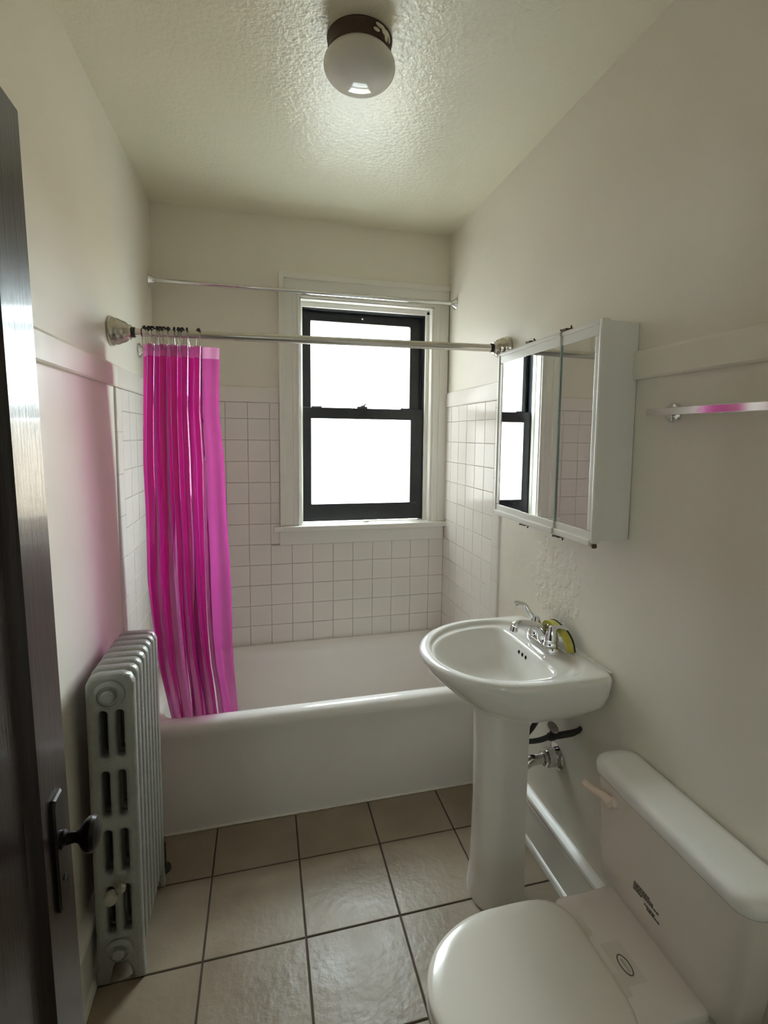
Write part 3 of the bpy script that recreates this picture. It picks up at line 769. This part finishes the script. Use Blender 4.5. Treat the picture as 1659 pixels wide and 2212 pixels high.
for k in (-1, 0, 1):
    bm = B()
    bmesh.ops.create_uvsphere(bm, u_segments=12, v_segments=8, radius=1.0, matrix=Matrix.Translation((1.3668, SY+0.018+0.0235*k, 0.836)) @ Matrix.Diagonal((0.003, 0.0052, 0.0072, 1)))
    obj('overflow_hole', bm, M['hole'], sink)
# pedestal: half-round shell, open to the wall
bm = B()
def ped(z, fx, hy, bx):
    out = []
    n = 24
    for i in range(n+1):
        a = PI/2+PI*i/n
        c, s = math.cos(a), math.sin(a)
        r = (abs(c)**2.4+abs(s)**2.4)**(-1/2.4)
        out.append((1.285+fx*r*c, SY+hy*r*s, z))
    inner = [(1.285+(p[0]-1.285)*0.86, SY+(p[1]-SY)*0.86, z) for p in out]
    return [(bx, out[0][1], z)]+out+[(bx, out[-1][1], z), (bx, inner[-1][1], z)]+list(reversed(inner))+[(bx, inner[0][1], z)]
loft(bm, [ped(0.001, 0.098, 0.096, 1.346), ped(0.03, 0.098, 0.096, 1.346), ped(0.06, 0.093, 0.091, 1.346), ped(0.12, 0.090, 0.087, 1.346), ped(0.35, 0.086, 0.081, 1.346), ped(0.60, 0.090, 0.084, 1.346), ped(0.70, 0.094, 0.088, 1.346), ped(0.735, 0.094, 0.090, 1.346)])
obj('pedestal', bm, M['porc'], sink, ang=50)
bm = B(); tube(bm, [(1.517, -1.485+0.0109*k, 0.8775+0.001*math.sin(k*2.1)) for k in range(47)], 0.0035, 6); obj('caulk_bead', bm, M['caulk'], sink)

# faucet
FX_, FY_, FZ = 1.442, -1.222, 0.8672
fau = thing('faucet', 'chrome two-handle faucet on the sink deck', 'faucet', (FX_, FY_, FZ))
bm = B()
def fb(sc, z): return [(FX_+0.027*sc*x, FY_+y*0.092-(0.092-0.092*1.0)*0+(-1 if y < 0 else 1)*0.0*sc, z) for x, y in [(0, 0)]]
def oval(hx, hy, z, n=40):
    out = []
    for i in range(n):
        a = 2*PI*i/n; c, s = math.cos(a), math.sin(a); r = (abs(c)**3+abs(s)**3)**(-1/3)
        out.append((FX_+hx*r*c, FY_+hy*r*s, z))
    return out
loft(bm, [oval(0.028, 0.088, FZ), oval(0.028, 0.088, FZ+0.012), oval(0.026, 0.086, FZ+0.018), oval(0.020, 0.080, FZ+0.021)]); obj('base_plate', bm, M['chrome'], fau)
bm = B()
tube(bm, crom([(FX_+0.004, FY_, FZ+0.015), (FX_-0.004, FY_, FZ+0.045), (FX_-0.026, FY_, FZ+0.066), (FX_-0.060, FY_, FZ+0.078), (FX_-0.094, FY_, FZ+0.082), (FX_-0.112, FY_, FZ+0.075)], 6),
     [0.024-0.0105*min(1, k/16) if k < 17 else 0.0135 for k in range(30)] + [0.0125], 18)
sp = obj('spout', bm, M['chrome'], fau)
bm = B(); lathe(bm, [(0.0125, 0), (0.0135, 0.006), (0.0135, 0.018), (0.011, 0.019), (0.007, 0.014)], (FX_-0.110, FY_, FZ+0.076), (-0.25, 0, -1), 20); obj('aerator', bm, M['chrome'], sp)
for k, (s, tip) in enumerate(((1, ((-0.004, 0.008, 0.066), (-0.020, 0.016, 0.088), (-0.030, 0.026, 0.108), (-0.052, 0.032, 0.116), (-0.064, 0.036, 0.113))),
                              (-1, ((0.004, -0.002, 0.062), (0.016, -0.002, 0.072), (0.034, -0.004, 0.070), (0.052, -0.006, 0.064))))):
    yy = FY_+s*0.052
    bm = B(); lathe(bm, [(0.025, 0.0), (0.026, 0.004), (0.0255, 0.010), (0.0235, 0.013), (0.0235, 0.017), (0.0245, 0.019), (0.0235, 0.026), (0.019, 0.042), (0.014, 0.058), (0.010, 0.066), (0.003, 0.069)], (FX_, yy, FZ+0.018), n=32)
    h = obj('handle', bm, M['chrome'], fau)
    pts = crom([(FX_+a, yy+b*s if s > 0 else yy+b, FZ+c+0.008) for a, b, c in tip], 5)
    bm = B(); tube(bm, pts, [0.0115-0.0035*math.sin(PI*min(1, i/(len(pts)-1))) for i in range(len(pts))], 12); obj('lever', bm, M['chrome'], h)
bm = B(); tube(bm, [(FX_+0.020, FY_, FZ+0.015), (FX_+0.020, FY_, FZ+0.062)], 0.003, 10); ball(bm, (FX_+0.020, FY_, FZ+0.066), 0.007, 12); obj('lift_rod', bm, M['chrome'], fau)
# yellow strip behind the faucet handles
bm = B()
path = crom([(1.476, -1.176, 0.890), (1.476, -1.186, 0.928), (1.474, -1.215, 0.942), (1.474, -1.255, 0.940), (1.476, -1.292, 0.930), (1.478, -1.318, 0.908), (1.478, -1.330, 0.880)], 6)
secs = []
for i, p in enumerate(path):
    t = (path[min(i+1, len(path)-1)]-path[max(i-1, 0)]).normalized(); nrm = Vector((1, 0, 0)).cross(t).normalized()
    secs.append([p+Vector((a, 0, 0))+nrm*b for a, b in ((-0.012, -0.006), (0.012, -0.006), (0.012, 0.006), (-0.012, 0.006))])
loft(bm, secs)
yel = tag(obj('scrub_strip', bm, M['yellow'], org=(1.474, -1.25, 0.868)), 'bent yellow foam strip tucked behind the faucet handles', 'sponge')
bm = B()
secs = []
for i, p in enumerate(path):
    t = (path[min(i+1, len(path)-1)]-path[max(i-1, 0)]).normalized(); nrm = Vector((1, 0, 0)).cross(t).normalized()*-1
    secs.append([p+Vector((a, 0, 0))-nrm*b for a, b in ((0.0115, -0.008), (0.0165, -0.008), (0.0165, 0.008), (0.0115, 0.008))])
loft(bm, secs); obj('dark_backing', bm, M['hole'], yel)

# plumbing under the sink
hose = thing('supply_hose', 'black braided water supply line with shutoff valve under the sink', 'water pipe', (1.515, -1.22, 0.575))
bm = B(); tube(bm, crom([(1.425, -1.255, 0.74), (1.430, -1.232, 0.620), (1.432, -1.196, 0.556), (1.434, -1.152, 0.500), (1.434, -1.137, 0.478), (1.436, -1.160, 0.477), (1.440, -1.225, 0.520), (1.446, -1.275, 0.561)], 8), 0.0092, 12); obj('hose', bm, M['hose'], hose)
bm = B(); lathe(bm, [(0.011, -0.016), (0.014, -0.012), (0.014, 0.012), (0.011, 0.016)], (1.450, -1.287, 0.570), (0.1, -0.8, 0.6), 16); lathe(bm, [(0.008, 0), (0.008, 0.030)], (1.450, -1.287, 0.570), (0, -0.1, 1), 14); obj('valve_body', bm, M['darkpipe'], hose)
bm = B(); tube(bm, [(1.450, -1.287, 0.570), (1.470, -1.305, 0.582), (1.497, -1.330, 0.600), (1.512, -1.345, 0.616), (1.5185, -1.349, 0.628)], [0.0115, 0.0115, 0.0110, 0.0085, 0.006], 14); obj('stub_out', bm, M['darkpipe'], hose)
bm = B(); bmesh.ops.create_uvsphere(bm, u_segments=24, v_segments=10, radius=1.0, matrix=Matrix.Translation((1.450, -1.292, 0.606)) @ Matrix.Rotation(0.25, 4, 'X') @ Matrix.Rotation(-0.3, 4, 'Y') @ Matrix.Diagonal((0.015, 0.027, 0.006, 1))); obj('valve_handle', bm, M['pinkish'], hose)
drain = thing('drain_pipe', 'chrome drain trap pipe entering the wall behind the pedestal', 'drain pipe', (1.515, -1.21, 0.44))
bm = B(); tube(bm, crom([(1.345, -1.213, 0.355), (1.362, -1.213, 0.395), (1.388, -1.214, 0.425), (1.415, -1.215, 0.440), (1.445, -1.215, 0.443), (1.475, -1.215, 0.443)], 6), 0.0185, 16); obj('trap_arm', bm, M['chrome'], drain)
bm = B(); lathe(bm, [(0.020, -0.004), (0.027, 0), (0.029, 0.006), (0.025, 0.008), (0.025, 0.011), (0.034, 0.013), (0.034, 0.040), (0.026, 0.043)], (1.464, -1.215, 0.443), (1, 0, 0), 8); obj('slip_nut', bm, M['chrome'], drain)
bm = B(); lathe(bm, [(0.046, 0), (0.046, 0.003), (0.038, 0.010), (0.026, 0.016), (0.02, 0.017)], (1.5195, -1.215, 0.443), (-1, 0, 0), 32); obj('wall_flange', bm, M['chrome'], drain)
bm = B(); tube(bm, [(1.330, -1.213, 0.28), (1.342, -1.213, 0.35)], 0.018, 14); lathe(bm, [(0.024, 0), (0.024, 0.024)], (1.338, -1.213, 0.330), (0.4, 0, 1), 8); obj('trap_bend', bm, M['darkpipe'], drain)

# ------------------------------------------------------------------ toilet
TY = -1.822
toi = thing('toilet', 'cream-white two-piece toilet with the lid closed', 'toilet', (1.20, TY, 0.0))
bm = B()
def tk(z, x0, hy, r=0.03): return rrect(x0, 1.512, TY-hy, TY+hy, r, z, 8)
loft(bm, [tk(0.372, 1.410, 0.198), tk(0.382, 1.402, 0.206), tk(0.45, 1.400, 0.214), tk(0.56, 1.398, 0.226), tk(0.670, 1.396, 0.234)])
tank = obj('tank', bm, M['toilet'], toi, ang=45)
bm = B()
def ld_(z, x0, hy, r, x1=1.5165):
    base = rrect(x0, x1, TY-hy, TY+hy, r, z, 8)
    return [(x-0.010*max(0, (1.45-x)/0.07)*max(0.0, 1-((y-TY)/hy)**2), y, zz) for x, y, zz in base]
loft(bm, [ld_(0.667, 1.400, 0.236, 0.034), ld_(0.668, 1.392, 0.243, 0.040), ld_(0.676, 1.388, 0.247, 0.044), ld_(0.694, 1.388, 0.247, 0.044), ld_(0.703, 1.3915, 0.2435, 0.042, 1.515), ld_(0.708, 1.399, 0.236, 0.038, 1.509), ld_(0.7095, 1.42, 0.215, 0.02, 1.49)])
obj('tank_lid', bm, M['lid'], toi, ang=60)
bm = B()
lathe(bm, [(0.014, 0), (0.014, 0.006), (0.009, 0.010)], (1.3965, TY+0.150, 0.628), (-1, 0, 0), 18)
pts = crom([(1.384, TY+0.147, 0.6265), (1.382, TY+0.168, 0.630), (1.379, TY+0.196, 0.625), (1.376, TY+0.226, 0.620), (1.374, TY+0.244, 0.619)], 5)
tube(bm, pts, [0.0135-0.003*math.sin(PI*i/(len(pts)-1)*0.8) for i in range(len(pts))], 12)
obj('flush_lever', bm, M['cream'], toi)
# bowl
def ov(z, cx, fx, bx, hy, n=2.1, nb=3.0, k=64):
    out = []
    for i in range(k):
        a = 2*PI*i/k; c, s = math.cos(a), math.sin(a)
        e = nb if c > 0 else n
        r = (abs(c)**e+abs(s)**e)**(-1/e)
        out.append((cx+(bx if c > 0 else fx)*r*c, TY+hy*r*s, z))
    return out
bm = B()
loft(bm, [ov(0.001, 1.20, 0.175, 0.20, 0.118), ov(0.02, 1.20, 0.178, 0.20, 0.12), ov(0.06, 1.20, 0.165, 0.195, 0.108), ov(0.14, 1.19, 0.165, 0.20, 0.105), ov(0.22, 1.17, 0.215, 0.23, 0.125), ov(0.29, 1.15, 0.270, 0.26, 0.158), ov(0.335, 1.13, 0.284, 0.28, 0.162), ov(0.362, 1.12, 0.279, 0.30, 0.164), ov(0.366, 1.12, 0.268, 0.29, 0.155)])
obj('bowl', bm, M['toilet'], toi, ang=60)
bm = B()
loft(bm, [rrect(1.235, 1.425, TY-0.150, TY+0.150, 0.03, 0.33), rrect(1.225, 1.43, TY-0.158, TY+0.158, 0.03, 0.362), rrect(1.225, 1.43, TY-0.158, TY+0.158, 0.03, 0.380), rrect(1.230, 1.425, TY-0.153, TY+0.153, 0.03, 0.3845)])
obj('deck', bm, M['toilet'], toi, ang=50)
def sv(z, g): return [(x, y-0.020, zz) for x, y, zz in ov(z, 1.055, 0.222+g, 0.192+g, 0.176+g, 2.05, 4.5)]
bm = B(); loft(bm, [sv(0.368, -0.004), sv(0.370, 0.0), sv(0.380, 0.002), sv(0.386, -0.002)]); obj('seat', bm, M['seat'], toi, ang=60)
bm = B(); loft(bm, [sv(0.3875, -0.006), sv(0.389, -0.001), sv(0.398, 0.0), sv(0.404, -0.004), sv(0.4075, -0.014), sv(0.409, -0.04), sv(0.410, -0.10)]); obj('seat_lid', bm, M['seat'], toi, ang=60)
for s in (-1, 1):
    bm = B(); box(bm, (1.232, TY+s*0.070-0.024, 0.3845), (1.270, TY+s*0.070+0.024, 0.3885), 0.002, 2); obj('hinge', bm, M['label'], toi)
# faint printed notice on the tank front and oval emblem label on the deck
bm = B()
zz = 0.487
lines = [(-0.010, 0.060), (-0.012, 0.066), (-0.012, 0.052), (-0.014, 0.070)]
def xfront(z): return 1.3966+(0.662-z)*0.0215
for li, (ya, ln) in enumerate([(0.066, 0.046), (0.068, 0.060), (0.068, 0.078), (0.068, 0.030), (0.030, 0.028), (0.022, 0.034)]):
    y = TY+ya; end = y-ln; z = 0.478-li*0.0062-(0.002 if li > 3 else 0)
    while y > end:
        wl = random.uniform(0.003, 0.009)
        x = xfront(z)-0.0026
        box(bm, (x, y-wl, z-0.0017), (x+0.004, y, z+0.0017)); y -= wl+0.0022
o = obj('printed_notice', bm, M['ink'], toi, smooth=False); o['label'] = 'small faded lines of print on the tank front'
bm = B(); box(bm, (1.272, TY-0.075, 0.3838), (1.322, TY+0.022, 0.3852), 0.0004, 1); lb = obj('deck_label', bm, M['label'], toi)
bm = B(); tube(bm, [(1.297+0.011*math.cos(a), TY-0.034+0.024*math.sin(a), 0.3856) for a in [2*PI*i/36 for i in range(36)]], 0.0014, 6, closed=True); e = obj('oval_emblem', bm, M['ink'], lb)
bm = B(); box(bm, (1.294, TY-0.050, 0.3850), (1.2995, TY-0.020, 0.3860), 0.0003, 1); obj('emblem_bar', bm, M['chrome'], lb)

# ------------------------------------------------------------------ mirror cabinet
CX0, CY0, CY1, CZ0, CZ1 = 1.400, -1.523, -0.893, 1.283, 1.905
cab = thing('medicine_cabinet', 'white three-door mirrored medicine cabinet on the right wall', 'cabinet', (1.515, -1.21, CZ0))
bm = B(); box(bm, (1.424, CY0, CZ0+0.010), (1.5185, CY1, CZ1-0.004), 0.003); obj('body', bm, M['cab'], cab)
splits = [CY1, -1.108, -1.326, CY0]
names = ['far', 'mid', 'near']
for k in range(3):
    ya, yb = splits[k]-(0.0012 if k else 0), splits[k+1]+(0.0012 if k < 2 else 0)
    ex = 0.0045 if k == 1 else 0.0
    bm = B(); box(bm, (1.414-ex, yb, CZ0+0.004), (1.4245-ex, ya, CZ1-0.003), 0.001, 1); d = obj('mirror_door', bm, M['cab'], cab)
    y_in0 = yb+(0.030 if k == 2 else 0.0008); y_in1 = ya-(0.034 if k == 0 else 0.0008)
    bm = B(); box(bm, (1.4050-ex, y_in0, CZ0+0.034), (1.4145-ex, y_in1, CZ1-0.040), 0.0006, 1); obj('mirror', bm, M['mirror'], d)
    if k == 1:
        bm = B(); box(bm, (1.4051-ex, yb-0.0004, CZ0+0.034), (1.4140-ex, yb+0.0012, CZ1-0.040)); obj('glass_edge', bm, M['gedge'], d, smooth=False)
    def frame(name, bxs):
        bm = B()
        for a, b in bxs: box(bm, a, b, 0.003)
        return obj(name, bm, M['cab'], d, ang=30)
    x = 1.400-ex
    yb0, ya0 = yb, ya
    if k == 2: yb = CY0+0.0125
    if k == 0: ya = CY1-0.0125
    frame('top_trim', [((x+0.003, yb, CZ1-0.042), (1.415, ya, CZ1)), ((x, yb, CZ1-0.014), (1.415, ya, CZ1))])
    frame('bottom_trim', [((x+0.003, yb, CZ0+0.004), (1.415, ya, CZ0+0.036)), ((x-0.004, yb, CZ0-0.006), (1.424, ya, CZ0+0.014))])
    yb, ya = yb0, ya0
    if k == 0: frame('side_trim', [((x+0.003, ya-0.036, CZ0+0.0362), (1.415, ya-0.0125, CZ1-0.0422)), ((x, ya-0.012, CZ0+0.004), (1.415, ya, CZ1-0.003))])
    if k == 2: frame('side_trim', [((x+0.003, yb+0.0125, CZ0+0.0362), (1.415, yb+0.032, CZ1-0.0422)), ((x, yb-0.001, CZ0+0.004), (1.4255, yb+0.012, CZ1+0.002))])
for y in (-1.116, -1.332):
    for z, s in ((CZ1, 1), (CZ0-0.006, -1)):
        bm = B()
        tube(bm, [(1.404, y+0.020, z+s*0.008), (1.420, y+0.016, z+s*0.010), (1.438, y-0.002, z+s*0.009), (1.420, y-0.014, z+s*0.010), (1.404, y-0.040, z+s*0.009)], 0.0026, 6)
        box(bm, (1.402, y-0.016, z+s*0.001), (1.424, y+0.016, z+s*0.0085), 0.002, 1); obj('hinge_clip', bm, M['brown'], cab)
bm = B(); box(bm, (1.402, CY0-0.002, CZ0-0.010), (1.416, CY0+0.007, CZ0+0.002), 0.003, 2); obj('corner_chip', bm, M['brown'], cab)

# ------------------------------------------------------------------ towel bar
tb = thing('towel_bar', 'square polished chrome towel bar on the right wall by the cabinet', 'towel bar', (W, -1.9, 1.649))
bm = B(); box(bm, (1.455, -2.26, 1.640), (1.473, -1.640, 1.658), 0.0012, 1); obj('bar', bm, M['chrome'], tb)
for y in (-1.662, -2.235):
    bm = B(); lathe(bm, [(0.024, 0), (0.025, 0.003), (0.023, 0.007), (0.014, 0.010), (0.010, 0.016), (0.009, 0.047)], (W-0.0005, y, 1.649), (-1, 0, 0), 28); obj('bracket', bm, M['chrome'], tb)
